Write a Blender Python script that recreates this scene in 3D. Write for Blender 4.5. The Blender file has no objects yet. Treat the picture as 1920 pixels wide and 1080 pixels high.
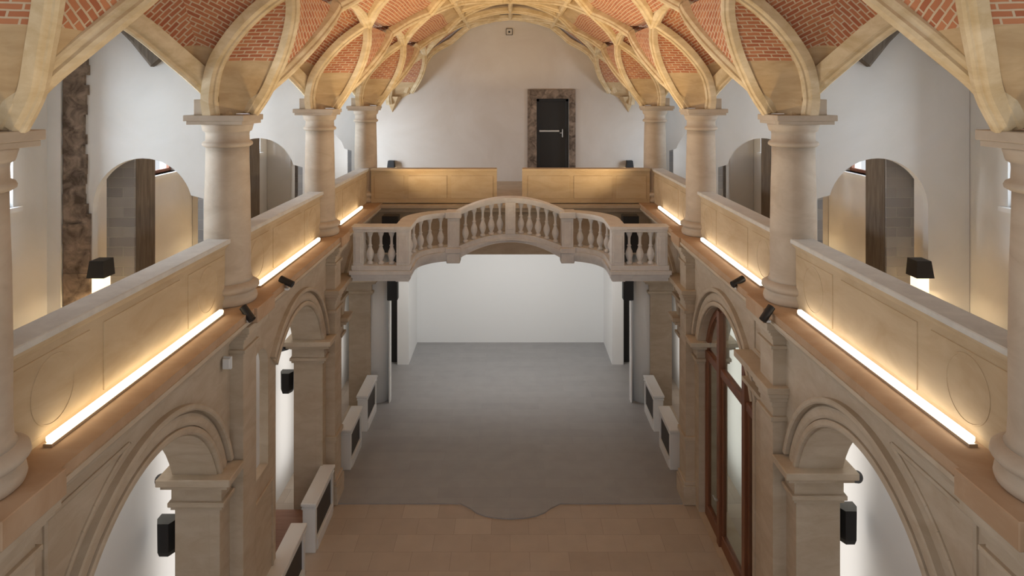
import bpy, bmesh, math, random
from math import sin, cos, pi, sqrt, radians
from mathutils import Vector
random.seed(4)
C = bpy.context.scene
COL = C.collection
CZ = 10.5            # camera height above the floor

# ------------------------------------------------------------------ camera
cam = bpy.data.cameras.new('camera'); camo = bpy.data.objects.new('camera', cam); COL.objects.link(camo)
camo.location = (0, 0, CZ); camo.rotation_euler = (pi/2, 0, 0)
cam.sensor_width = 36; cam.lens = 36*1260/1920
cam.shift_x = 3/1920; cam.shift_y = -(540-181)/1920
cam.clip_start = .05; cam.clip_end = 300
C.camera = camo
# ------------------------------------------------------------------ world / exposure
w = bpy.data.worlds.new('world'); C.world = w; w.use_nodes = True
bg = w.node_tree.nodes['Background']
bg.inputs[0].default_value = (.93, .96, 1.0, 1); bg.inputs[1].default_value = .58
C.view_settings.view_transform = 'Standard'; C.view_settings.look = 'None'
C.view_settings.gamma = 1; C.view_settings.use_curve_mapping = False
C.view_settings.exposure = 0.5

def area(name, loc, rot, sx, sy, power, col):
    l = bpy.data.lights.new(name, 'AREA'); l.shape = 'RECTANGLE'; l.size = sx; l.size_y = sy
    l.energy = power; l.color = col
    o = bpy.data.objects.new(name, l); COL.objects.link(o); o.location = loc; o.rotation_euler = rot
    return o
def spot(name, loc, target, power, col, size=70, blend=.8, rad=.06):
    l = bpy.data.lights.new(name, 'SPOT'); l.energy = power; l.color = col
    l.spot_size = radians(size); l.spot_blend = blend; l.shadow_soft_size = rad
    o = bpy.data.objects.new(name, l); COL.objects.link(o); o.location = loc
    o.rotation_euler = (Vector(target)-Vector(loc)).to_track_quat('-Z', 'Y').to_euler()
    return o

YC = [6.1, 11.86, 17.6, 23.2]           # column axes
WARM = (1.0, .74, .42); DAY = (.78, .89, 1.0)
# daylight outside the gallery windows (left side is brighter) plus added fill lamps for end gallery and aisles
for yw in (10.7, 16.4, 22.1):
    area('daylight_fill', (-10.6, yw, CZ-.9), (0, radians(-90), 0), 2.4, 2.6, 480, DAY)
    area('daylight_fill', (10.6, yw, CZ-.9), (0, radians(90), 0), 2.4, 2.6, 200, DAY)
area('daylight_fill', (-8.2, 25.6, CZ-2.1), (0, radians(-90), radians(38)), 2.0, 2.0, 130, DAY).data.spread = radians(120)  # added inside the end gallery to brighten the end wall; no window here
area('daylight_fill', (8.2, 25.6, CZ-2.1), (0, radians(90), radians(-38)), 2.0, 2.0, 60, DAY).data.spread = radians(120)  # weaker added fill for the end wall from the right
for s in (-1, 1):
    for yw, wy, pw in ((6.0, 1.4, 20), (12.25, 1.4, 16), (17.95, 1.4, 15), (23.6, 1.2, 12)):        # unseen fill added behind the piers to brighten the aisle walls
        area('aisle_fill', (s*5.52, yw, 3.0), (0, radians(-s*90), 0), 5.0, wy, pw, (1, .98, .96))
for s in (-1, 1):
    for yw in (9.0, 14.8, 20.8): area('aisle_top_fill', (s*5.58, yw, 6.15), (0, radians(-s*35), 0), .12, 3.6, 16, (1, .98, .96)).data.spread = radians(110)  # hidden fill added above the arches for the aisle walls
area('stage_fill', (0, 23.7, 4.9), (radians(52), 0, 0), 6.5, .5, 125, (1, .99, .97))  # unseen fill added behind the beam to brighten the stage box
# vault uplights: the small heads standing on the cornice
for s in (-1, 1):
    for yy, p in ((5.2, 60), (11.3, 110), (14.6, 120), (17.2, 110), (21.0, 90)):
        if yy == 21.0: spot('wall_wash_fill', (s*3.6, 23.4, CZ-3.2), (s*1.5, 28.7, CZ+.6), 60, (1, .80, .58), 110, 1, .2)  # warm fill added to lift the end wall, not a cornice head
        spot('vault_uplight', (s*4.2, yy, CZ-3.3), (-s*1.6, yy+2.4, CZ+3.0), p*3.2, WARM, 120, 1, .15)

# ------------------------------------------------------------------ materials
def mat(name, col, rough=.8, noise=0, scale=3, col2=None, emit=None, metal=0, bump=0, stretch=(1, 1, 1)):
    m = bpy.data.materials.new(name); m.use_nodes = True; nt = m.node_tree; b = nt.nodes['Principled BSDF']
    b.inputs['Base Color'].default_value = (*col, 1); b.inputs['Roughness'].default_value = rough
    b.inputs['Metallic'].default_value = metal
    if col2 or bump:
        g = nt.nodes.new('ShaderNodeNewGeometry')
        mp = nt.nodes.new('ShaderNodeMapping'); mp.inputs['Scale'].default_value = stretch
        nt.links.new(g.outputs['Position'], mp.inputs[0])
        n = nt.nodes.new('ShaderNodeTexNoise'); n.inputs['Scale'].default_value = scale; n.inputs['Detail'].default_value = 7
        n.inputs['Roughness'].default_value = .62; n.inputs['Distortion'].default_value = .6
        nt.links.new(mp.outputs[0], n.inputs['Vector'])
        if col2:
            r = nt.nodes.new('ShaderNodeValToRGB'); r.color_ramp.elements[0].position = .36; r.color_ramp.elements[1].position = .66
            r.color_ramp.elements[0].color = (*col, 1); r.color_ramp.elements[1].color = (*col2, 1)
            nt.links.new(n.outputs['Fac'], r.inputs[0]); nt.links.new(r.outputs[0], b.inputs['Base Color'])
        if bump:
            bp = nt.nodes.new('ShaderNodeBump'); bp.inputs['Strength'].default_value = bump; bp.inputs['Distance'].default_value = .02
            nt.links.new(n.outputs['Fac'], bp.inputs['Height']); nt.links.new(bp.outputs[0], b.inputs['Normal'])
    if emit:
        b.inputs['Emission Color'].default_value = (*emit[0], 1); b.inputs['Emission Strength'].default_value = emit[1]
    return m

def brickmat(name, c1, c2, mortar, bw, bh, ms, coords='UV', rough=.9, rot=None, bias=0, bump=.4, off=.5):
    m = bpy.data.materials.new(name); m.use_nodes = True; nt = m.node_tree; b = nt.nodes['Principled BSDF']
    b.inputs['Roughness'].default_value = rough
    if coords == 'UV':
        t = nt.nodes.new('ShaderNodeUVMap'); src = t.outputs[0]
    else:
        g = nt.nodes.new('ShaderNodeNewGeometry'); src = g.outputs['Position']
    mp = nt.nodes.new('ShaderNodeMapping')
    if rot: mp.inputs['Rotation'].default_value = rot
    nt.links.new(src, mp.inputs[0])
    nz = nt.nodes.new('ShaderNodeTexNoise'); nz.inputs['Scale'].default_value = 6
    nt.links.new(mp.outputs[0], nz.inputs['Vector'])
    ad = nt.nodes.new('ShaderNodeMixRGB'); ad.blend_type = 'ADD'; ad.inputs[0].default_value = .02
    nt.links.new(mp.outputs[0], ad.inputs[1]); nt.links.new(nz.outputs['Color'], ad.inputs[2])
    br = nt.nodes.new('ShaderNodeTexBrick'); br.inputs['Scale'].default_value = 1
    br.inputs['Brick Width'].default_value = bw; br.inputs['Row Height'].default_value = bh
    br.inputs['Mortar Size'].default_value = ms; br.inputs['Mortar Smooth'].default_value = .3; br.inputs['Bias'].default_value = bias
    br.offset = off
    for i, c in ((1, c1), (2, c2), (3, mortar)): br.inputs[i].default_value = (*c, 1)
    nt.links.new(ad.outputs[0], br.inputs['Vector'])
    n2 = nt.nodes.new('ShaderNodeTexNoise'); n2.inputs['Scale'].default_value = 2.2; n2.inputs['Detail'].default_value = 6
    nt.links.new(mp.outputs[0], n2.inputs['Vector'])
    mx = nt.nodes.new('ShaderNodeMixRGB'); mx.blend_type = 'MULTIPLY'; mx.inputs[0].default_value = .35
    rp = nt.nodes.new('ShaderNodeValToRGB'); rp.color_ramp.elements[0].color = (.55, .5, .45, 1); rp.color_ramp.elements[1].color = (1.2, 1.15, 1.1, 1)
    nt.links.new(n2.outputs['Fac'], rp.inputs[0])
    nt.links.new(br.outputs['Color'], mx.inputs[1]); nt.links.new(rp.outputs[0], mx.inputs[2])
    nt.links.new(mx.outputs[0], b.inputs['Base Color'])
    if bump:
        bp = nt.nodes.new('ShaderNodeBump'); bp.inputs['Strength'].default_value = bump; bp.inputs['Distance'].default_value = .01; bp.invert = True
        nt.links.new(br.outputs['Fac'], bp.inputs['Height']); nt.links.new(bp.outputs[0], b.inputs['Normal'])
    return m

M = {}
M['sand'] = mat('sandstone', (.47, .375, .27), .85, col2=(.56, .47, .36), scale=1.6, bump=.12, stretch=(1, 1, 2.5))
M['sandcol'] = mat('column sandstone', (.44, .355, .27), .8, col2=(.54, .455, .36), scale=1.3, bump=.08, stretch=(1, 1, 2))
M['panel'] = mat('parapet sandstone', (.46, .34, .205), .8, col2=(.56, .44, .29), scale=.8, bump=.06, stretch=(1, 1, 3))
M['coping'] = mat('coping stone', (.56, .54, .50), .75, col2=(.64, .62, .57), scale=4, bump=.06)
M['ledge'] = mat('cornice top', (.42, .27, .16), .85, col2=(.50, .35, .23), scale=1.5)
M['rib'] = mat('vault rib stone', (.58, .44, .25), .85, col2=(.76, .63, .43), scale=2.2, bump=.2, stretch=(1, 1, 2))
M['spring'] = mat('springer stone', (.47, .33, .185), .85, col2=(.60, .45, .27), scale=1.6, bump=.15, stretch=(1, 1, 3))
M['brick'] = brickmat('vault brick', (.40, .13, .065), (.55, .24, .12), (.62, .50, .36), .215, .078, .012)
M['plaster'] = mat('white plaster', (.70, .69, .66), .9, col2=(.75, .74, .72), scale=.7, bump=.03)
M['cream'] = mat('back wall plaster', (.57, .51, .45), .9, col2=(.64, .59, .54), scale=.35, bump=.03)
M['white'] = mat('white board', (.80, .80, .79), .8)
M['paint'] = mat('white painted wood', (.74, .74, .73), .45)
M['grey'] = brickmat('grey stage floor', (.33, .332, .338), (.36, .362, .368), (.30, .30, .305), 1.9, .45, .004, 'P', .45, bump=.05)
M['tile'] = brickmat('floor stone', (.45, .375, .305), (.53, .45, .37), (.36, .295, .235), .9, .62, .006, 'P', .5, bump=.1)
M['balc'] = mat('balcony stone', (.66, .64, .625), .75, col2=(.76, .745, .73), scale=3, bump=.06)
M['oldstone'] = mat('exposed masonry', (.085, .06, .042), .95, col2=(.33, .25, .19), scale=4.2, bump=1.0)
M['greystone'] = brickmat('grey rubble', (.27, .27, .28), (.36, .355, .35), (.40, .395, .385), .55, .19, .008, 'P', .95, rot=(pi/2, 0, 0), bump=.8)
M['brownstone'] = mat('brown pier', (.12, .095, .07), .95, col2=(.2, .165, .13), scale=5, bump=.6, stretch=(3, 3, .3))
M['wood'] = mat('red brown wood', (.17, .06, .028), .45, col2=(.24, .095, .045), scale=4, stretch=(1, 1, .15))
M['woodfloor'] = mat('red wood tread', (.26, .12, .07), .5, col2=(.33, .17, .10), scale=4, stretch=(.3, 2, 1))
M['black'] = mat('black casing', (.012, .012, .013), .5)
M['dark'] = mat('dark infill', (.045, .036, .028), .6)
M['speakertop'] = mat('grey speaker top', (.10, .10, .09), .6)
M['metal'] = mat('metal', (.55, .53, .5), .35, metal=1)
M['strip-1'] = mat('lit strip warm', (1, .95, .85), .5, emit=((1, .84, .58), 3.2))
M['strip1'] = mat('lit strip', (1, .95, .85), .5, emit=((1, .90, .74), 3.0))
M['lampglow'] = mat('lamp diffuser', (1, .9, .7), .5, emit=((1, .80, .5), 7))
M['lampblock'] = mat('lit crackle glass', (.9, .8, .6), .4, emit=((1, .82, .55), 1.1))
M['groove'] = mat('groove', (.26, .18, .10), .9)
g = bpy.data.materials.new('glass'); g.use_nodes = True
gb = g.node_tree.nodes['Principled BSDF']; gb.inputs['Transmission Weight'].default_value = 1; gb.inputs['Roughness'].default_value = .02
gb.inputs['Base Color'].default_value = (.82, .88, .84, 1); gb.inputs['IOR'].default_value = 1.1
M['glass'] = g

# ------------------------------------------------------------------ mesh helpers
class MB:
    def __init__(s): s.v = []; s.f = []; s.uv = []; s.sm = []; s.mi = []; s.mat = 0
    def add(s, vs, fs, smooth=False, uvs=None):
        o = len(s.v); s.v += [tuple(a) for a in vs]
        for i, f in enumerate(fs):
            s.f.append([a+o for a in f]); s.sm.append(smooth); s.mi.append(s.mat)
            s.uv.append([uvs[a] for a in f] if uvs else [(0, 0)]*len(f))
    def box(s, x0, x1, y0, y1, z0, z1):
        if x0 > x1: x0, x1 = x1, x0
        vs = [(x, y, z) for z in (z0, z1) for y in (y0, y1) for x in (x0, x1)]
        s.add(vs, [(0, 2, 3, 1), (4, 5, 7, 6), (0, 1, 5, 4), (2, 6, 7, 3), (0, 4, 6, 2), (1, 3, 7, 5)])
    def bbox(s, x0, x1, y0, y1, z0, z1, b=.01):
        # chamfered box
        bm = bmesh.new(); bmesh.ops.create_cube(bm, size=1)
        if x0 > x1: x0, x1 = x1, x0
        for v in bm.verts:
            v.co = Vector(((x0+x1)/2+v.co.x*(x1-x0), (y0+y1)/2+v.co.y*(y1-y0), (z0+z1)/2+v.co.z*(z1-z0)))
        bmesh.ops.bevel(bm, geom=bm.edges[:], offset=b, segments=1, affect='EDGES')
        bm.verts.index_update()
        s.add([v.co[:] for v in bm.verts], [[v.index for v in f.verts] for f in bm.faces]); bm.free()
    def prism_y(s, prof, y0, y1):       # profile of (x,z), closed, extruded along y
        n = len(prof)
        vs = [(x, y0, z) for x, z in prof]+[(x, y1, z) for x, z in prof]
        s.add(vs, [(i, (i+1) % n, n+(i+1) % n, n+i) for i in range(n)]+[list(range(n))[::-1], list(range(n, 2*n))])
    def prism_x(s, prof, x0, x1):       # profile of (y,z)
        n = len(prof)
        vs = [(x0, y, z) for y, z in prof]+[(x1, y, z) for y, z in prof]
        s.add(vs, [(i, (i+1) % n, n+(i+1) % n, n+i) for i in range(n)]+[list(range(n))[::-1], list(range(n, 2*n))])
    def lathe(s, prof, cx, cy, z0, n=40, smooth=True, flip=False):   # prof (r, z)
        vs = []; m = len(prof)
        for r, z in prof:
            for k in range(n):
                a = 2*pi*k/n; vs.append((cx+r*cos(a), cy+r*sin(a), z0+z))
        fs = [(i*n+k, i*n+(k+1) % n, (i+1)*n+(k+1) % n, (i+1)*n+k) for i in range(m-1) for k in range(n)]
        s.add(vs, fs, smooth); s.add(vs[:n], [list(range(n))[::-1]]); s.add(vs[-n:], [list(range(n))])
    def sweep(s, path, prof, up, closed=False, smooth=False, taper=None):
        # path of Vectors; up(p, i) -> approx normal; prof of (w, n)
        path = [Vector(p) for p in path]; n = len(path); k = len(prof); vs = []
        for i, p in enumerate(path):
            if closed: t = path[(i+1) % n]-path[i-1]
            else: t = path[min(i+1, n-1)]-path[max(i-1, 0)]
            t.normalize(); u = Vector(up(p, i)); u = (u-t*u.dot(t)).normalized(); b = t.cross(u)
            q = taper(i/(n-1)) if taper else 1
            for (a, c) in prof: vs.append(p+b*a*q+u*c)
        fs = []
        for i in range(n if closed else n-1):
            for j in range(k):
                fs.append((i*k+j, i*k+(j+1) % k, ((i+1) % n)*k+(j+1) % k, ((i+1) % n)*k+j))
        s.add(vs, fs, smooth)
        if not closed: s.add(vs[:k], [list(range(k))[::-1]]); s.add(vs[-k:], [list(range(k))])
    def grid(s, rows, uvs=None, smooth=True):
        m = len(rows); n = len(rows[0])
        vs = [p for r in rows for p in r]
        uu = [u for r in uvs for u in r] if uvs else None
        s.add(vs, [(i*n+j, i*n+j+1, (i+1)*n+j+1, (i+1)*n+j) for i in range(m-1) for j in range(n-1)], smooth, uu)
    def plate(s, outer, holes, a0, a1, axis='x'):
        # flat wall with openings: 2D loops (u,z); axis 'x': u=y, thickness in x; axis 'y': u=x
        bm = bmesh.new(); loops = []
        for lp in [outer]+holes:
            vs = [bm.verts.new((p[0], p[1], 0)) for p in lp]
            es = [bm.edges.new((vs[i], vs[(i+1) % len(vs)])) for i in range(len(vs))]
            loops.append(vs)
        bmesh.ops.triangle_fill(bm, use_beauty=True, use_dissolve=False, edges=bm.edges[:])
        bm.verts.index_update()
        co = [v.co.copy() for v in bm.verts]; fs = [[v.index for v in f.verts] for f in bm.faces]
        def P(u, z, a): return (a, u, z) if axis == 'x' else (u, a, z)
        s.add([P(c.x, c.y, a0) for c in co], fs); s.add([P(c.x, c.y, a1) for c in co], [f[::-1] for f in fs])
        for lp in [outer]+holes:
            n = len(lp); vs = [P(u, z, a0) for u, z in lp]+[P(u, z, a1) for u, z in lp]
            s.add(vs, [(i, (i+1) % n, n+(i+1) % n, n+i) for i in range(n)])
        bm.free()
    def build(s, name, m, parent=None, smooth_angle=None, fix=True):
        me = bpy.data.meshes.new(name); me.from_pydata(s.v, [], s.f); me.update()
        uvl = me.uv_layers.new(name='UVMap'); k = 0
        for f, us in zip(me.polygons, s.uv):
            for i, u in enumerate(us): uvl.data[f.loop_start+i].uv = u
        for f, sm, mi in zip(me.polygons, s.sm, s.mi): f.use_smooth = sm; f.material_index = mi
        if fix:
            bm = bmesh.new(); bm.from_mesh(me); bmesh.ops.remove_doubles(bm, verts=bm.verts, dist=1e-5)
            bmesh.ops.recalc_face_normals(bm, faces=bm.faces); bm.to_mesh(me); bm.free()
        for mm in (m if isinstance(m, (list, tuple)) else [m]): me.materials.append(M[mm])
        o = bpy.data.objects.new(name, me); COL.objects.link(o)
        if parent:
            o.parent = parent; o.matrix_parent_inverse = parent_inv(parent)
        return o
def parent_inv(p):
    from mathutils import Matrix
    return Matrix.Translation(-p.location) if p.type == 'EMPTY' else Matrix.Identity(4)
def thing(name, loc, label, cat, group=None):
    o = bpy.data.objects.new(name, None); COL.objects.link(o); o.location = loc; o.empty_display_size = .2
    o['label'] = label; o['category'] = cat
    if group: o['group'] = group
    return o
def tag(o, label, cat, group=None):
    o['label'] = label; o['category'] = cat
    if group: o['group'] = group
    return o
def struct(o): o['kind'] = 'structure'; return o
SIDE = {-1: 'left', 1: 'right'}
ORD = ['nearest', 'second', 'third', 'farthest']
def H(v): return CZ-v

# ------------------------------------------------------------------ setting: floors
b = MB(); b.box(-10, 10, -3, 30, -.2, 0); struct(b.build('floor', 'tile'))
b = MB()
pts = [(-4.75, 17.3), (-1.28, 17.3), (-1.18, 17.22), (-1.02, 17.1), (-.86, 16.92), (-.62, 16.78), (-.32, 16.7), (0, 16.67)]
pts = pts+[(-x, y) for x, y in pts[-2::-1]]+[(4.75, 17.3), (4.75, 28.7), (-4.75, 28.7)]
n = len(pts); b.add([(x, y, .03) for x, y in pts]+[(x, y, 0) for x, y in pts],
                    [list(range(n))]+[(i, (i+1) % n, n+(i+1) % n, n+i) for i in range(n)])
struct(b.build('floor', 'grey'))

# ------------------------------------------------------------------ setting: walls of the nave arcade
def arch(cy, r, cz, z0=-.01, y_near=None, n=28):
    a0 = 0
    pts = [(cy+r, z0)]
    for i in range(n+1):
        a = pi*i/n; y = cy+r*cos(a); z = cz+r*sin(a)
        if y_near is not None and y < y_near: continue
        pts.append((y, z))
    yn = y_near if y_near is not None else cy-r
    if y_near is not None: pts.append((yn, cz+sqrt(max(0, r*r-(yn-cy)**2))))
    pts.append((yn, z0))
    return pts
ARC = {-1: [(9.03, 1.95, None), (15.05, 1.95, 13.6), (20.85, 1.95, None)],
       1: [(9.2, 1.97, None), (15.0, 1.95, 13.2), (20.85, 1.95, None)]}
ACZ = 3.76
for s in (-1, 1):
    b = MB()
    holes = [arch(cy, r, ACZ, .02, yn) for cy, r, yn in ARC[s]]
    if s < 0: holes.append([(13.18, H(7.2)), (13.18, H(5.2))]+[(12.74+.44*cos(a*pi/12), H(5.25)+.44*sin(a*pi/12)) for a in range(1, 12)]+[(12.3, H(5.2)), (12.3, H(7.2))])
    ol = [(3.0, 0.01), (28.6, 0.01), (28.6, H(3.62)), (3.0, H(3.62))]
    if s < 0:
        b.plate(ol, holes, -4.75, -4.92); mid = [p for p in holes[1] if p[1] < 1 and p[0] > 15 or p[0] >= 15.05]+[(11.85, 5.715), (11.85, .02)]
        b.plate(ol, [holes[0], mid, holes[2]], -4.921, -5.48)
    else: b.plate(ol, holes, s*4.75, s*5.48)
    struct(b.build('wall_'+SIDE[s], 'sand'))
    # aisle back wall, aisle ceiling (= gallery floor)
    b = MB(); b.box(s*6.05, s*6.3, -2, 28.7, 0, H(4.15)); struct(b.build('wall_%s_aisle' % SIDE[s], 'white'))
    b = MB(); b.box(s*5.481, s*8.9, -2, 28.7, H(4.15), H(4.02)); struct(b.build('floor_gallery_'+SIDE[s], 'sand'))
# back wall with door opening
DX0, DX1 = 1.12, 2.50
b = MB(); b.plate([(-9, 0), (9, 0), (9, 16), (-9, 16)], [[(DX0, H(3.6)), (DX1, H(3.6)), (DX1, CZ-.09), (DX0, CZ-.09)]], 28.72, 29.1, 'y')
struct(b.build('wall_back', 'cream'))
# outer gallery walls with window openings
for s in (-1, 1):
    b = MB()
    holes = [[(y-.85, H(1.9)), (y+.85, H(1.9)), (y+.85, H(-.2)), (y-.85, H(-.2))] for y in (10.7, 16.4, 22.1)]
    b.plate([(-2, H(4.1)), (28.7, H(4.1)), (28.7, 15), (-2, 15)], holes, s*8.55, s*9.0)
    struct(b.build('wall_%s_gallery' % SIDE[s], 'plaster'))
    for i, y in enumerate((10.7, 16.4, 22.1)):
        b = MB()
        for (y0, y1, z0, z1) in ((y-.85, y-.77, H(1.9), H(-.2)), (y+.77, y+.85, H(1.9), H(-.2)), (y-.77, y+.77, H(1.9), H(1.82)), (y-.77, y+.77, H(-.12), H(-.2)), (y-.03, y+.03, H(1.82), H(-.12))):
            b.box(s*8.72, s*8.8, y0, y1, z0, z1)
        o = struct(b.build('window_%d' % (i+1+(3 if s > 0 else 0)), 'wood'))
        b = MB(); b.box(s*8.45, s*8.72, y-.95, y+.95, H(1.98), H(1.9)); b.build('window_sill', 'paint', o)
    # cross walls with arched passages
    for k, (yc, rr) in enumerate(((12.5, .93), (18.05, .96), (23.6, .96))):
        cx = 6.84 if k == 0 else 6.76
        xo = cx+rr; xi = cx-rr-.02 if k else cx-rr+.0
        zs = H(1.9); cz = H(2.08)
        lp = [(xi-.2, H(4.01)), (xi-.2, zs)]
        for i in range(25):
            a = pi-pi*i/24; x = cx+rr*cos(a); z = cz+rr*sin(a)
            if z > zs: lp.append((x, z))
        lp += [(xo, zs-.1), (xo, H(4.01))]
        b = MB(); b.plate([(s*x, z) for x, z in [(5.28, H(4.018)), (8.54, H(4.018)), (8.54, H(-2.4)), (5.28, H(-2.4))]], [[(s*x, z) for x, z in lp]], yc, yc+.16, 'y')
        o = struct(b.build('wall_cross_%s_%d' % (SIDE[s], k+1), 'plaster'))
        # old stone pier behind the opening and rough jamb
        b = MB(); b.box(s*(xo-.55), s*(xo-.02), yc+.4, yc+1.15, H(4.01), H(0.6)); struct(b.build('trim_pier_%s_%d' % (SIDE[s], k+1), 'greystone'))
        b = MB(); b.box(s*(xo-.56), s*(xo-.55), yc+.45, yc+1.14, H(4.01), H(0.6)); struct(b.build('trim_pier_face_%s_%d' % (SIDE[s], k+1), 'brownstone'))
        b = MB(); b.box(s*(xi-.24), s*(xi-.02), yc+.17, yc+.3, H(4.01), H(1.8)); struct(b.build('trim_jamb_%s_%d' % (SIDE[s], k+1), 'greystone'))
    # rib stubs on the first cross wall
    for k, yc in enumerate((12.5,)):
        st = MB()
        for q in (-1, 1):
            e = (6.62, .55) if q < 0 else (7.95, .6)
            st.sweep([(s*7.34, yc-.08, CZ+1.36), (s*(7.34+e[0])/2, yc-.08, CZ+1.0), (s*e[0], yc-.08, CZ+e[1])],
                     [(-.06, 0), (-.10, .05), (-.12, .45), (.12, .45), (.10, .05), (.06, 0)], lambda p, i: (0, 0, 1))
        tag(st.build('rib_stub', 'brownstone'), 'pair of cut off stone rib ends high on the %s gallery cross wall' % SIDE[s], 'rib stub', 'rib stubs')
# exposed masonry strip on the left cross wall
b = MB()
edge = [(8.26, 7.93), (8.26, 7.80), (8.26, 7.86), (8.26, 7.82), (8.26, 7.88), (8.26, 7.70), (8.26, 7.74), (8.26, 7.66)]
N = 30; zz0, zz1 = H(4.01), H(-1.5)
for i in range(N):
    z0 = zz0+(zz1-zz0)*i/N; z1 = zz0+(zz1-zz0)*(i+1)/N
    e = 7.86+random.uniform(-.05, .05)+(-.22*(1 if z1 < H(2.0) else 0) if True else 0)
    e = max(e, 7.79) if z1 < H(2.0) else e
    b.box(-8.28, -e, 12.44-random.uniform(0, .02), 12.505, z0, z1)
struct(b.build('trim_masonry', 'oldstone'))
b = MB(); b.box(-8.56, -8.3, 12.4, 12.5, H(4.01), H(-1.5)); struct(b.build('trim_plaster', 'plaster'))
# gallery ceilings and roof
b = MB()
for s in (-1, 1): b.box(s*6.5, s*8.8, 2, 28.7, CZ+2.0, CZ+2.1)
struct(b.build('ceiling_gallery', 'plaster'))

# ------------------------------------------------------------------ archivolts and imposts, niche frame
def impost_prof(s): pass
for s in (-1, 1):
    for i, (cy, r, yn) in enumerate(ARC[s]):
        nm = ORD[i]
        t = thing('archivolt', (s*4.75, cy, ACZ), 'moulded stone arch band around the %s %s arcade arch' % (nm, SIDE[s]), 'arch moulding', 'arcade arch mouldings')
        bands = [(r+.02, .10, .05), (r+.14, .16, .03), (r+.34, .09, .09)]
        for q, (rad, wid, dep) in enumerate(bands):
            a1 = pi-.02 if yn is None else math.acos(max(-1, (yn-cy+.0)/r))
            a1 = min(a1, pi-.3) if yn is None else a1
            path = [(s*4.75, cy+(rad+wid/2)*cos(a), ACZ+(rad+wid/2)*sin(a)) for a in [.29+(a1-.29)*j/40 for j in range(41)]]
            b = MB(); b.sweep(path, [(-wid/2, -.02), (-wid/2, dep), (-wid/4, dep+.015), (wid/4, dep+.015), (wid/2, dep), (wid/2, -.02)], lambda p, i: (-s, 0, 0), smooth=False)
            b.build('arch_band', 'sand', t)
        # imposts at both jambs
        for e in (1, -1):
            if e < 0 and yn is not None: continue
            yj = cy+e*r
            ti = thing('impost', (s*4.75, yj, ACZ), 'moulded impost block on the %s jamb of the %s %s arch' % ('far' if e > 0 else 'near', nm, SIDE[s]), 'impost', 'arch imposts')
            ye = yj+e*.34
            def ring(p0, p1, z0, z1, bb=.012):
                b = MB(); y0, y1 = sorted((yj-e*p0, ye)); b.bbox(s*(4.75-p0), s*(5.48+p0*.7), y0, y1, z0, z1, bb); return b
            lay = [(.27, .27, H(6.24), H(6.12)), (.2, .2, H(6.31), H(6.24)), (.10, .1, H(6.36), H(6.31)), (.05, .05, H(6.58), H(6.36)), (.11, .11, H(6.66), H(6.58)), (.06, .06, H(6.72), H(6.66))]
            for j, (p0, p1, z0, z1) in enumerate(lay):
                if j in (0, 4): ring(p0, p1, z0, z1).build('moulding', 'sand', ti)
            b = MB()
            for j, (p0, p1, z0, z1) in enumerate(lay):
                if j in (1, 2, 3, 5):
                    y0, y1 = sorted((yj-e*p0, ye)); b.box(s*(4.75-p0), s*(5.48+p0*.7), y0, y1, z0, z1)
            b.build('block', 'sand', ti)

# ------------------------------------------------------------------ cornice on each side
def H2(v): return CZ-v
for s in (-1, 1):
    t = thing('cornice', (s*4.6, 3, H(3.62)), 'long moulded stone cornice ledge along the foot of the %s gallery parapet' % SIDE[s], 'cornice')
    b = MB(); P = [(5.2, 3.72), (5.2, 3.605), (4.36, 3.605), (4.36, 3.72)]
    b.prism_y([(s*x, H(h)) for x, h in P], 3.0, 23.0); b.build('ledge_top', 'ledge', t)
    b = MB(); P = [(4.8, 4.16), (4.8, 3.72), (4.34, 3.72), (4.34, 3.78), (4.40, 3.84), (4.46, 3.86), (4.50, 3.95), (4.60, 3.98), (4.62, 4.05), (4.70, 4.08), (4.72, 4.16)]
    b.prism_y([(s*x, H(h)) for x, h in P], 3.0, 23.0); b.build('moulding', 'sand', t)
    # raised lines: frieze band under the cornice
    for yk in YC[:3]:
        b = MB(); b.bbox(s*4.30, s*4.8, yk-.42, yk+.42, H(3.86), H(3.60)); b.build('break_block', 'ledge', t)
# ------------------------------------------------------------------ pilasters
for s in (-1, 1):
    for k in (0, 1, 2):
        yk = YC[k]+(-.2 if (s < 0 and k == 1) else 0)
        t = thing('pilaster', (s*4.63, yk, 0), '%s stone pilaster below the %s %s column' % ('tall unbroken' if (s < 0 and k == 1) else 'two tier', ORD[k], SIDE[s]), 'pilaster', 'nave pilasters')
        b = MB(); b.box(s*4.52, s*4.76, yk-.29, yk+.29, .0, H(3.9)); b.build('shaft', 'sand', t)
        def cap(z, rows, nm):
            b = MB()
            for (p, z0, z1) in rows:
                b.bbox(s*(4.52-p), s*4.77, yk-.29-p*.9, yk+.29+p*.9, H(z0), H(z1), .008)
            b.build(nm, 'sand', t)
        cap(0, [(.16, 3.98, 3.86), (.12, 4.04, 3.98), (.07, 4.10, 4.04), (.03, 4.18, 4.10), (.05, 4.34, 4.28)], 'capital')
        if not (s < 0 and k == 1):
            cap(0, [(.15, 5.08, 4.97), (.11, 5.16, 5.08), (.07, 5.24, 5.16), (.03, 5.34, 5.24), (.055, 5.58, 5.50)], 'capital')
            b = MB()   # ledge running along the wall pier behind the pilaster
            if k < 2 or True:
                for (x, z0, z1) in ((4.40, 5.10, 4.98), (4.50, 5.17, 5.10), (4.60, 5.24, 5.17), (4.56, 5.58, 5.50)):
                    b.box(s*x, s*4.76, yk+.25, yk+1.38 if k != 0 else yk+.7, H(z0), H(z1))
            b.build('return_moulding', 'sand', t)
        cap(0, [(.06, 8.85, 8.74), (.03, 8.92, 8.85)], 'dado_moulding')
        cap(0, [(.05, 10.0, 9.9), (.08, 10.49, 10.0)], 'base')
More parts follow.
